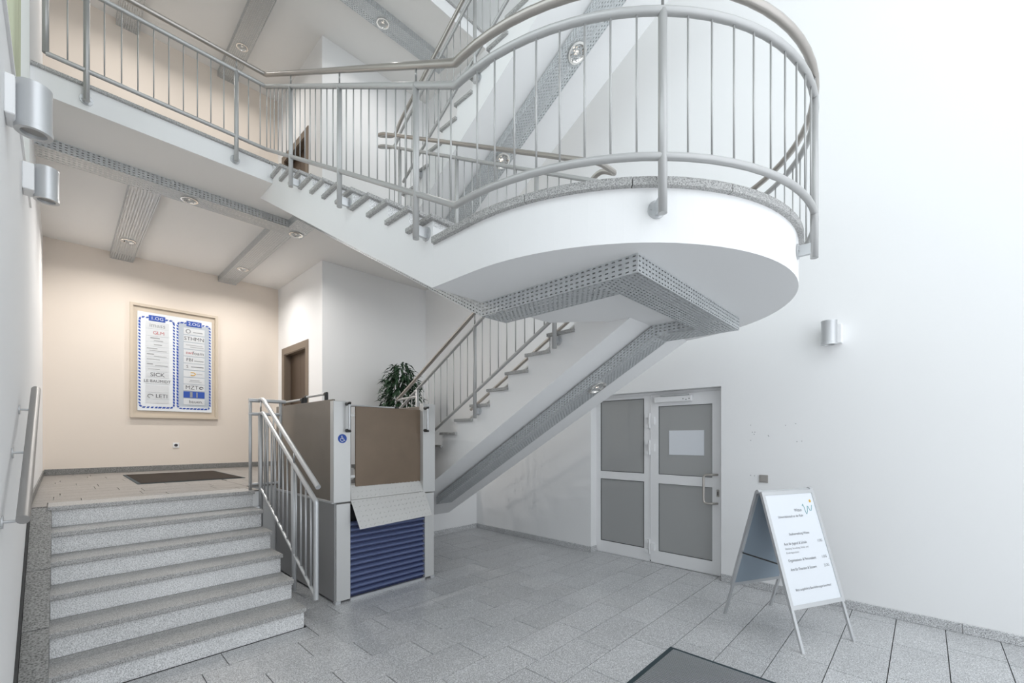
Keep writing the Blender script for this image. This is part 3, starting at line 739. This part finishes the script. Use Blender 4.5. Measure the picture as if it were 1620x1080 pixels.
# ------------------------------------------------------------------ platform lift for wheelchairs
lf = empty('wheelchair_lift', (2.3, 3.94, 0), 'steel wheelchair platform lift with brown gate, checker ramp and blue ribbed shutter', 'platform lift')
P = lambda nm, m, *a: obj(nm, bx(*a), M[m], lf)
P('base_panel', 'lift_base', 1.752, 1.775, 3.95, 5.5, 0.02, 0.93, 0.004)
P('base_panel', 'lift_base', 2.835, 2.858, 3.95, 5.5, 0.02, 0.93, 0.004)
P('side_panel', 'lift_grey', 1.737, 1.765, 3.955, 5.45, 0.955, 1.90, 0.004)
P('side_panel', 'lift_grey', 2.845, 2.873, 3.955, 5.45, 0.955, 1.90, 0.004)
P('side_ledge', 'alu', 1.732, 1.78, 3.955, 5.47, 0.93, 0.955, 0.003)
P('deck', 'lift_base', 1.775, 2.835, 4.0, 5.45, 0.90, 0.94)
P('inner_hull', 'black', 1.78, 2.83, 4.02, 5.44, 0.02, 0.88)
P('shutter_backing', 'shutter_dark', 1.903, 2.739, 3.966, 3.985, 0.028, 0.74)
P('front_post', 'lift_white', 1.765, 1.90, 3.93, 3.99, 0.02, 0.925, 0.003)
P('front_post', 'lift_white', 2.742, 2.862, 3.93, 3.99, 0.02, 0.94, 0.003)
up = P('upper_post', 'lift_white', 1.735, 1.90, 3.925, 4.0, 0.94, 1.885, 0.004)
P('upper_post', 'lift_white', 2.716, 2.874, 3.925, 4.0, 0.95, 1.91, 0.004)
P('foot', 'alu', 1.752, 1.80, 3.92, 3.97, 0.0, 0.03)
P('foot', 'alu', 2.81, 2.86, 3.92, 3.97, 0.0, 0.03)
P('sill', 'alu', 1.90, 2.742, 3.93, 3.96, 0.0, 0.025)
P('gate', 'lift_brown', 1.972, 2.712, 3.975, 3.99, 1.07, 1.845, 0.003)
b = bmesh.new()
for z in (1.17, 1.76): box(b, 1.90, 1.975, 3.985, 4.0, z - 0.012, z + 0.012)
obj('gate_hinge', b, M['lift_white'], lf)
b = bmesh.new(); tube(b, [(1.935, 4.02, 1.02), (1.935, 4.02, 1.84)], 0.014, 8); obj('gate_post', b, M['lift_white'], lf)
b = bmesh.new(); box(b, 1.91, 1.96, 3.99, 4.05, 1.14, 1.25); obj('gate_latch', b, M['grey_plastic'], lf)
# folded checker plate ramp
def plate(nm, c):
    c = [Vector(p) for p in c]; nv = (c[1] - c[0]).cross(c[3] - c[0]).normalized(); b = bmesh.new()
    obox(b, [p - nv * 0.004 for p in c] + [p for p in c])
    o = obj(nm, b, M['checker'], lf)
    b = bmesh.new(); U, V_ = c[1] - c[0], c[3] - c[0]; nu, nvv = int(U.length / 0.045), int(V_.length / 0.045)
    for i in range(nu):
        for j in range(nvv):
            p = c[0] + U * ((i + 0.5) / nu) + V_ * ((j + 0.5) / nvv)
            d = (U.normalized() + V_.normalized() * (1 if (i + j) % 2 else -1)).normalized() * 0.015; s = nv.cross(d.normalized()) * 0.005
            q = [b.verts.new(p - d), b.verts.new(p + s), b.verts.new(p + d), b.verts.new(p - s), b.verts.new(p + nv * 0.003)]
            for k in range(4): b.faces.new((q[k], q[(k + 1) % 4], q[4]))
    obj('tread_lugs', b, M['checker'], o, kind='stuff')
    return o
plate('ramp_plate', [(1.905, 3.925, 0.955), (2.735, 3.925, 0.965), (2.70, 3.985, 1.085), (1.925, 3.985, 1.085)])
plate('ramp_plate', [(1.93, 3.80, 0.69), (2.742, 3.80, 0.72), (2.735, 3.923, 0.96), (1.90, 3.923, 0.95)])
zz = 0.03
for i in range(13):
    b = bmesh.new(); h = 0.053; n_ = 5
    prof = [(3.9655, zz + 0.0155)] + [(3.962 - 0.026 * math.sin(PI * k / n_) ** 0.7, zz + 0.016 + (h - 0.017) * k / n_) for k in range(0, n_ + 1)] + [(3.9655, zz + h)]
    yz_prism(b, prof, 1.903, 2.739); o = obj('shutter_slat', b, M['bellow'], lf); zz += h + 0.0015
def dhandle(pts, r=0.012):
    o = obj('grab_handle', tb(fillet(pts, 0.02, 3), r, 10), M['alu'], lf)
    b = bmesh.new()
    for p, q in ((pts[0], pts[1]), (pts[-1], pts[-2])): tube(b, [p, q, Vector(q) + (Vector(pts[2 if p == pts[0] else -3]) - Vector(q)).normalized() * 0.03], r * 1.45, 10)
    obj('handle_end', b, M['black'], o)
dhandle([(1.86, 3.926, 1.86), (1.86, 3.87, 1.86), (1.86, 3.87, 1.61), (1.86, 3.926, 1.61)])
dhandle([(2.735, 3.926, 1.86), (2.735, 3.87, 1.86), (2.735, 3.87, 1.62), (2.735, 3.926, 1.62)])
dhandle([(1.752, 4.12, 1.90), (1.752, 4.12, 1.96), (1.752, 4.62, 1.96), (1.752, 4.62, 1.90)])
dhandle([(1.752, 4.70, 1.90), (1.752, 4.70, 1.94), (1.752, 5.35, 1.94), (1.752, 5.35, 1.90)])
dhandle([(1.93, 4.05, 1.83), (1.93, 4.10, 1.86), (2.5, 4.10, 1.86), (2.5, 4.05, 1.83)], 0.010)
# wheelchair symbol on the left post
sg = bmesh.new(); cxs, zs = 1.818, 1.535; disc(sg, (cxs, 3.9245, zs), (0, -1, 0), 0.042, 0.002, 28)
sgo = obj('wheelchair_sign', sg, M['blue'], lf); sgo['label'] = 'round blue wheelchair sign'
b = bmesh.new(); ys_ = 3.9218
def q(x, z): return (cxs + x, ys_, zs + z)
disc(b, q(-0.006, 0.022), (0, -1, 0), 0.006, 0.0006, 12)
def strip(pts, w_):
    for (p, r) in zip(pts, pts[1:]):
        d = Vector(r) - Vector(p); nn = Vector((-d.z, 0, d.x)).normalized() * w_
        b.faces.new([b.verts.new(Vector(p) - nn), b.verts.new(Vector(r) - nn), b.verts.new(Vector(r) + nn), b.verts.new(Vector(p) + nn)])
strip([q(-0.006, 0.016), q(-0.004, -0.002), q(0.012, -0.002), q(0.019, -0.02), q(0.025, -0.018)], 0.0028)
strip([q(-0.005, 0.008), q(0.009, 0.008)], 0.0022)
strip([q(-0.003 + 0.017 * math.cos(math.radians(t)), -0.010 + 0.017 * math.sin(math.radians(t))) for t in range(115, 365, 12)], 0.0025)
obj('symbol', b, M['paper'], sgo)

# ------------------------------------------------------------------ pavement sign (A-board)
FL, FR, BL, BR = Vector((3.655, 0.632, 0)), Vector((4.175, 0.375, 0)), Vector((4.023, 1.285, 0)), Vector((4.542, 1.032, 0))
U = (FR - FL).normalized(); wd = (FR - FL).length
TLf = (FL + BL) / 2 + Vector((0, 0, 1.115)); dep = (BL - FL).normalized()
ab = empty('pavement_sign', ((FL + BR) / 2), 'white folding pavement sign with silver frame and German lettering, beside the door', 'sign')
def board(foot, out, front):
    """local frame: u along width, v up the slope, w outward normal"""
    top = TLf + out * 0.025; v = (top - foot); Ls_ = v.length; v = v.normalized(); w_ = (U.cross(v)) * (1 if front else -1)
    if w_.dot(out) < 0: w_ = -w_
    def pt(a, c, e=0.0): return foot + U * a + v * c + w_ * e
    def bar(nm, a0, a1, c0, c1, e0, e1, m, par): 
        b = obox(bmesh.new(), [pt(a0, c0, e0), pt(a1, c0, e0), pt(a1, c1, e0), pt(a0, c1, e0), pt(a0, c0, e1), pt(a1, c0, e1), pt(a1, c1, e1), pt(a0, c1, e1)])
        bmesh.ops.recalc_face_normals(b, faces=b.faces[:]); return obj(nm, b, M[m], par)
    c0 = 0.29
    for a in (0.006, wd - 0.03): 
        l = bar('leg', a, a + 0.024, 0.0, c0 + 0.01, -0.016, 0.0, 'alu', ab)
    fr = bar('frame_side', 0.0, 0.03, c0, Ls_, -0.014, 0.006, 'alu', ab)
    bar('frame_side', wd - 0.03, wd, c0, Ls_, -0.014, 0.006, 'alu', ab)
    bar('frame_bottom', 0.03, wd - 0.03, c0, c0 + 0.03, -0.014, 0.006, 'alu', ab)
    bar('frame_top', 0.03, wd - 0.03, Ls_ - 0.03, Ls_, -0.014, 0.006, 'alu', ab)
    pn = bar('poster', 0.03, wd - 0.03, c0 + 0.03, Ls_ - 0.03, -0.006, 0.001, 'paper', ab)
    bar('back_panel', 0.03, wd - 0.03, c0 + 0.03, Ls_ - 0.03, -0.012, -0.0065, 'bluegrey', ab)
    return pt, Ls_, U, v, w_, pn
pt, Ls_, u_, v_, w_, pn = board(FL, -dep, True)
board(BL, dep, False)
b = bmesh.new()
for a in (0.0, wd):
    tube(b, [TLf + U * (a - 0.012 if a == 0 else a - 0.02) + Vector((0, 0, 0.0)), TLf + U * (a + 0.02 if a == 0 else a + 0.012)], 0.016, 10)
tube(b, [TLf + U * 0.02, TLf + U * (wd - 0.02)], 0.009, 8)
obj('hinge', b, M['alu'], ab)
mid = 0.52
b = bmesh.new(); 
pA = FL + (TLf - dep * 0.025 - FL) * mid; pB = BL + (TLf + dep * 0.025 - BL) * mid
tube(b, [pA + U * 0.03, pB + U * 0.03], 0.006, 6); obj('stay', b, M['gasket'], ab)
tube_b = bmesh.new(); tube(tube_b, [pA + U * (wd - 0.04), pB + U * (wd - 0.04)], 0.006, 6); obj('stay', tube_b, M['gasket'], ab)
PH, PW = Ls_ - 0.29, wd
def put(s, fu, fv, size, al='LEFT', m='ink', bold=0.0):
    o = pt(PW * fu, 0.29 + PH * fv, 0.0018)
    mx = Matrix(((u_.x, v_.x, w_.x, o.x), (u_.y, v_.y, w_.y, o.y), (u_.z, v_.z, w_.z, o.z), (0, 0, 0, 1)))
    obj('lettering', text_bm(s, size, mx, al, bold, 0.86), M[m], pn)
put('Witten', 0.67, 0.815, 0.034, 'RIGHT'); put('Universitätsstadt an der Ruhr', 0.67, 0.765, 0.027, 'RIGHT')
put('Stadtverwaltung Witten', 0.50, 0.61, 0.027, 'CENTER')
put('Amt für Jugend & Schule', 0.17, 0.53, 0.029); put('1.OG', 0.90, 0.53, 0.029, 'RIGHT')
put('Abteilung Verwaltung, Schule- und', 0.17, 0.49, 0.021, 'LEFT', 'inkgrey'); put('Kindertagesstätten', 0.17, 0.455, 0.021, 'LEFT', 'inkgrey')
put('Organisations- & Personalamt', 0.17, 0.39, 0.029); put('1.OG', 0.90, 0.39, 0.029, 'RIGHT')
put('Amt für Finanzen & Steuern', 0.17, 0.315, 0.029); put('2.OG', 0.90, 0.315, 0.029, 'RIGHT')
put('Bitte ausgeführte Beschilderungen beachten!', 0.5, 0.15, 0.025, 'CENTER')
b = bmesh.new()
cur = [(0.70, 0.85), (0.715, 0.865), (0.73, 0.84), (0.735, 0.79), (0.75, 0.775), (0.775, 0.80), (0.795, 0.845), (0.81, 0.84), (0.825, 0.805), (0.845, 0.80), (0.87, 0.825), (0.885, 0.85)]
tube(b, [pt(PW * a, 0.29 + PH * c, 0.002) for a, c in cur], 0.0022, 6); obj('emblem', b, M['teal'], pn)
b = bmesh.new(); disc(b, pt(PW * 0.875, 0.29 + PH * 0.89, 0.0012), w_, 0.012, 0.001, 14); obj('emblem_dot', b, M['gold'], pn)

# ------------------------------------------------------------------ mats
def ribbed_mat(nm, x0, x1, y0, y1, z, m, label, edge, pitch):
    e = empty(nm, ((x0 + x1) / 2, (y0 + y1) / 2, z), label, 'doormat')
    obj('mat_base', bx(x0, x1, y0, y1, z + 0.0005, z + 0.006), M[edge], e)
    b = bmesh.new(); x = x0 + 0.035
    while x < x1 - 0.035:
        box(b, x, x + pitch * 0.6, y0 + 0.035, y1 - 0.035, z + 0.006, z + 0.011); x += pitch
    obj('mat_ribs', b, M[m], e, kind='stuff')
ribbed_mat('doormat', 1.3, 3.11, -0.2, 1.355, 0.0, 'mat', 'large charcoal ribbed entrance mat with dark edging on the hall floor', 'matedge', 0.019)
ribbed_mat('landing_mat', 0.62, 1.72, 6.6, 8.3, 1.0, 'mat2', 'dark brown mat on the raised landing below the directory board', 'matedge', 0.014)

# ------------------------------------------------------------------ cylinder wall lamps
def wall_lamp(c, wallx, label, grp='cylinder wall lamps'):
    s = 1 if wallx > c[0] else -1
    e = empty('wall_lamp', (wallx, c[1], c[2]), label, 'wall lamp', grp)
    R, h = 0.061, 0.108
    b = bmesh.new(); rings = []
    x, y, z = c
    prof = [(0.001, h - 0.004), (R * 0.94, h - 0.004), (R * 0.94, h), (R, h), (R, h - 0.014), (R * 0.985, h - 0.016), (R * 0.985, -h + 0.022), (R * 1.03, -h + 0.02), (R * 1.03, -h), (R * 0.72, -h), (R * 0.68, -h + 0.015), (0.001, -h + 0.02)]
    for r, dz in prof: rings.append([b.verts.new((x + r * math.cos(2 * PI * k / 32), y + r * math.sin(2 * PI * k / 32), z + dz)) for k in range(32)])
    for p, q_ in zip(rings, rings[1:]):
        for k in range(32): b.faces.new((p[k], p[(k + 1) % 32], q_[(k + 1) % 32], q_[k]))
    bmesh.ops.recalc_face_normals(b, faces=b.faces[:])
    sh = obj('lamp_body', b, M['alu'], e, smooth=False)
    for f in sh.data.polygons: f.use_smooth = abs(f.normal.z) < 0.3
    sh.data.set_sharp_from_angle(angle=0.5)
    b = bmesh.new(); disc(b, (x, y, z - h + 0.016), (0, 0, -1), R * 0.68, 0.002, 24); obj('lens', b, M['grey_plastic'], sh)
    xa, xb = sorted((wallx - s * 0.0005, c[0] + s * (R - 0.008)))
    obj('mounting_box', bx(xa, xb, y - 0.085, y + 0.05, z - 0.09, z + 0.085, 0.004), M['whitepaint'], e)
wall_lamp((4.80, 0.625, 2.49), XR, 'lone silver cylinder wall lamp high on the white wall above the pavement sign')
wall_lamp((-0.084, 2.983, 3.06), XL, 'larger looking, nearer silver cylinder wall lamp at the top of the left wall')
wall_lamp((-0.063, 4.29, 3.25), XL, 'smaller looking silver cylinder wall lamp on the left wall, just behind the larger one')

# ------------------------------------------------------------------ handrail on the left wall
wr = empty('wall_handrail', (XL, 3.3, 1.2), 'sloping brushed steel handrail on brackets along the white wall beside the steps', 'handrail')
hx = -0.105
ra, rb = Vector((hx, 2.68, 1.21)), Vector((hx, 4.05, 1.85))
obj('rail', tb([ra, rb], 0.021, 14), M['rail_grey'], wr)
for t in (0.07, 0.5, 0.88):
    p = ra + (rb - ra) * t
    b = bmesh.new(); tube(b, fillet([(XL + 0.004, p.y, p.z - 0.06), (hx, p.y, p.z - 0.06), (hx, p.y, p.z - 0.015)], 0.02, 3), 0.006, 8); disc(b, (XL + 0.0005, p.y, p.z - 0.06), (1, 0, 0), 0.028, 0.006, 16)
    obj('rail_bracket', b, M['alu'], wr)

# ------------------------------------------------------------------ curtains beside the gallery
def curtain(y0, y1, x, label):
    b = bmesh.new(); n_ = max(16, int((y1 - y0) * 90)); rows_ = []
    for z in (WZ0 + 0.01, 5.4, 7.6, WZ1 - 0.02):
        rows_.append([b.verts.new((x + 0.03 * math.sin(i * 1.1) + 0.004 * math.sin(i * 2.3 + z), y0 + (y1 - y0) * i / n_, z)) for i in range(n_ + 1)])
    for p, r in zip(rows_, rows_[1:]):
        for i in range(n_): b.faces.new((p[i], p[i + 1], r[i + 1], r[i]))
    cu = obj('curtain', b, M['curtain'], smooth=True); tag(cu, label, 'curtain')
    so = cu.modifiers.new('cloth_thickness', 'SOLIDIFY'); so.thickness = 0.003
curtain(4.55, 5.17, XL - 0.075, 'wider pale green curtain gathered in the window jamb beside the gallery edge')
curtain(3.0, 3.35, XL - 0.085, 'narrow pale green curtain bundle above the near big wall lamp')

# ------------------------------------------------------------------ potted plant
PX, PY = 4.04, 6.48
pp = empty('potted_plant', (PX, PY, 1.0), 'bushy dark green potted plant on the landing behind the platform lift', 'plant')
b = bmesh.new(); rings = []
for r, z in ((0.13, 1.0), (0.17, 1.30), (0.18, 1.36), (0.16, 1.36), (0.155, 1.32), (0.001, 1.32)): rings.append([b.verts.new((PX + r * math.cos(2 * PI * k / 20), PY + r * math.sin(2 * PI * k / 20), z)) for k in range(20)])
for p, r in zip(rings, rings[1:]):
    for k in range(20): b.faces.new((p[k], p[(k + 1) % 20], r[(k + 1) % 20], r[k]))
bmesh.ops.recalc_face_normals(b, faces=b.faces[:]); obj('pot', b, M['pot'], pp, smooth=True)
b = bmesh.new(); tips = []
for i in range(16):
    t = 2 * PI * i / 16 + random.uniform(-.2, .2); hh = random.uniform(0.45, 1.35); rr_ = random.uniform(0.08, 0.30)
    p0 = Vector((PX, PY, 1.31)); p1 = Vector((PX + rr_ * 0.4 * math.cos(t), PY + rr_ * 0.4 * math.sin(t), 1.31 + hh * 0.6)); p2 = Vector((PX + rr_ * math.cos(t), PY + rr_ * math.sin(t), 1.31 + hh))
    tube(b, [p0, p1, p2], 0.008, 6); tips += [p0.lerp(p1, 0.8), p1, p1.lerp(p2, 0.5), p2]
obj('stem', b, M['bark'], pp)
b = bmesh.new()
for i in range(900):
    t = random.uniform(0, 2 * PI); zz = random.uniform(-1, 1) ; rad = math.sqrt(max(0, 1 - zz * zz)) * random.uniform(0.35, 1.0)
    c = Vector((PX + 0.34 * rad * math.cos(t), PY + 0.34 * rad * math.sin(t), 2.24 + 0.60 * zz * random.uniform(0.6, 1)))
    d = Vector((math.cos(t) , math.sin(t), random.uniform(-1.3, 0.4))).normalized(); L_ = random.uniform(0.10, 0.16); wv = d.cross(Vector((random.uniform(-.4, .4), random.uniform(-.4, .4), 1))).normalized() * random.uniform(0.017, 0.027)
    up_ = wv.cross(d).normalized() * 0.012; dr = Vector((0, 0, -0.035))
    v = [b.verts.new(c), b.verts.new(c + d * L_ * 0.45 + wv + up_), b.verts.new(c + d * L_ + dr), b.verts.new(c + d * L_ * 0.45 - wv + up_), b.verts.new(c + d * L_ * 0.5)]
    for q_ in ((0, 1, 4), (1, 2, 4), (2, 3, 4), (3, 0, 4)): b.faces.new([v[k] for k in q_])
obj('foliage', b, M['leaf'], pp, kind='stuff')

# ------------------------------------------------------------------ small wall fittings
e = obj('light_switch', bx(XR - 0.012, XR - 0.0005, 1.14, 1.22, 1.088, 1.165, 0.003), M['grey_plastic']); tag(e, 'small grey wall switch plate above the pavement sign', 'switch')
obj('rocker', bx(XR - 0.0155, XR - 0.0122, 1.15, 1.21, 1.098, 1.155, 0.002), M['grey_plastic'], e)
e = obj('wall_socket', bx(1.30, 1.385, YB - 0.012, YB - 0.0005, 1.37, 1.455, 0.003), M['whitepaint']); tag(e, 'small white power socket low on the cream rear wall', 'socket')
b = bmesh.new(); disc(b, (1.3425, YB - 0.0122, 1.4125), (0, -1, 0), 0.024, 0.001, 16); obj('socket_well', b, M['ink'], e)
for (y, z) in ((1.30, 1.672), (1.285, 1.60), (1.262, 1.60), (1.268, 1.577), (1.30, 1.515), (1.14, 1.565), (1.135, 1.555), (0.99, 1.665), (0.905, 1.68), (0.895, 1.505), (0.855, 1.51), (1.30, 1.155), (1.265, 1.152)):
    b = bmesh.new(); disc(b, (XR - 0.0004, y, z), (-1, 0, 0), 0.004, 0.0006, 8); obj('screw_hole', b, M['inkgrey'], wall_right)
b = bmesh.new(); disc(b, (1.02, 7.6, ZC2 - 0.0005), (0, 0, -1), 0.06, 0.02, 20); disc(b, (1.02, 7.6, ZC2 - 0.02), (0, 0, -1), 0.045, 0.025, 20)
sd = obj('smoke_detector', b, M['whitepaint']); tag(sd, 'small round white smoke detector on the upper ceiling', 'smoke detector')

# ------------------------------------------------------------------ lamps of the house: downlights throw warm light below the gallery and on it
def spot(x, y, z, power, size=0.1):
    l = bpy.data.lights.new('downlight_beam', 'AREA'); l.shape = 'DISK'; l.size = size; l.energy = power; l.color = (1.0, 0.965, 0.925); l.spread = math.radians(160)
    o = bpy.data.objects.new('downlight_beam', l); o.location = (x, y, z); COL.objects.link(o)
for (x, y, z) in ((1.04, 6.19, ZC), (2.22, 6.19, ZC), (0.665, 8.1, ZC), (2.075, 8.1, ZC), (0.735, 8.1, ZC2), (2.065, 8.1, ZC2), (3.45, 6.06, ZC2)):
    spot(x, y, z - hC - 0.03, 16 if z < 5 else 10)
# daylight enters through the open glazed front
l = bpy.data.lights.new('side_daylight', 'AREA'); l.shape = 'RECTANGLE'; l.size = WZ1 - WZ0; l.size_y = WY1 - WY0; l.cycles.is_portal = True
o = bpy.data.objects.new('side_daylight', l); o.location = (XL - 0.24, (WY0 + WY1) / 2, (WZ0 + WZ1) / 2); o.rotation_euler = (0, -PI / 2, 0); COL.objects.link(o)
l = bpy.data.lights.new('front_daylight', 'AREA'); l.shape = 'RECTANGLE'; l.size = XR - XL; l.size_y = ZTOP; l.cycles.is_portal = True
o = bpy.data.objects.new('front_daylight', l); o.location = ((XL + XR) / 2, YF, ZTOP / 2); o.rotation_euler = (PI / 2, 0, 0); COL.objects.link(o)
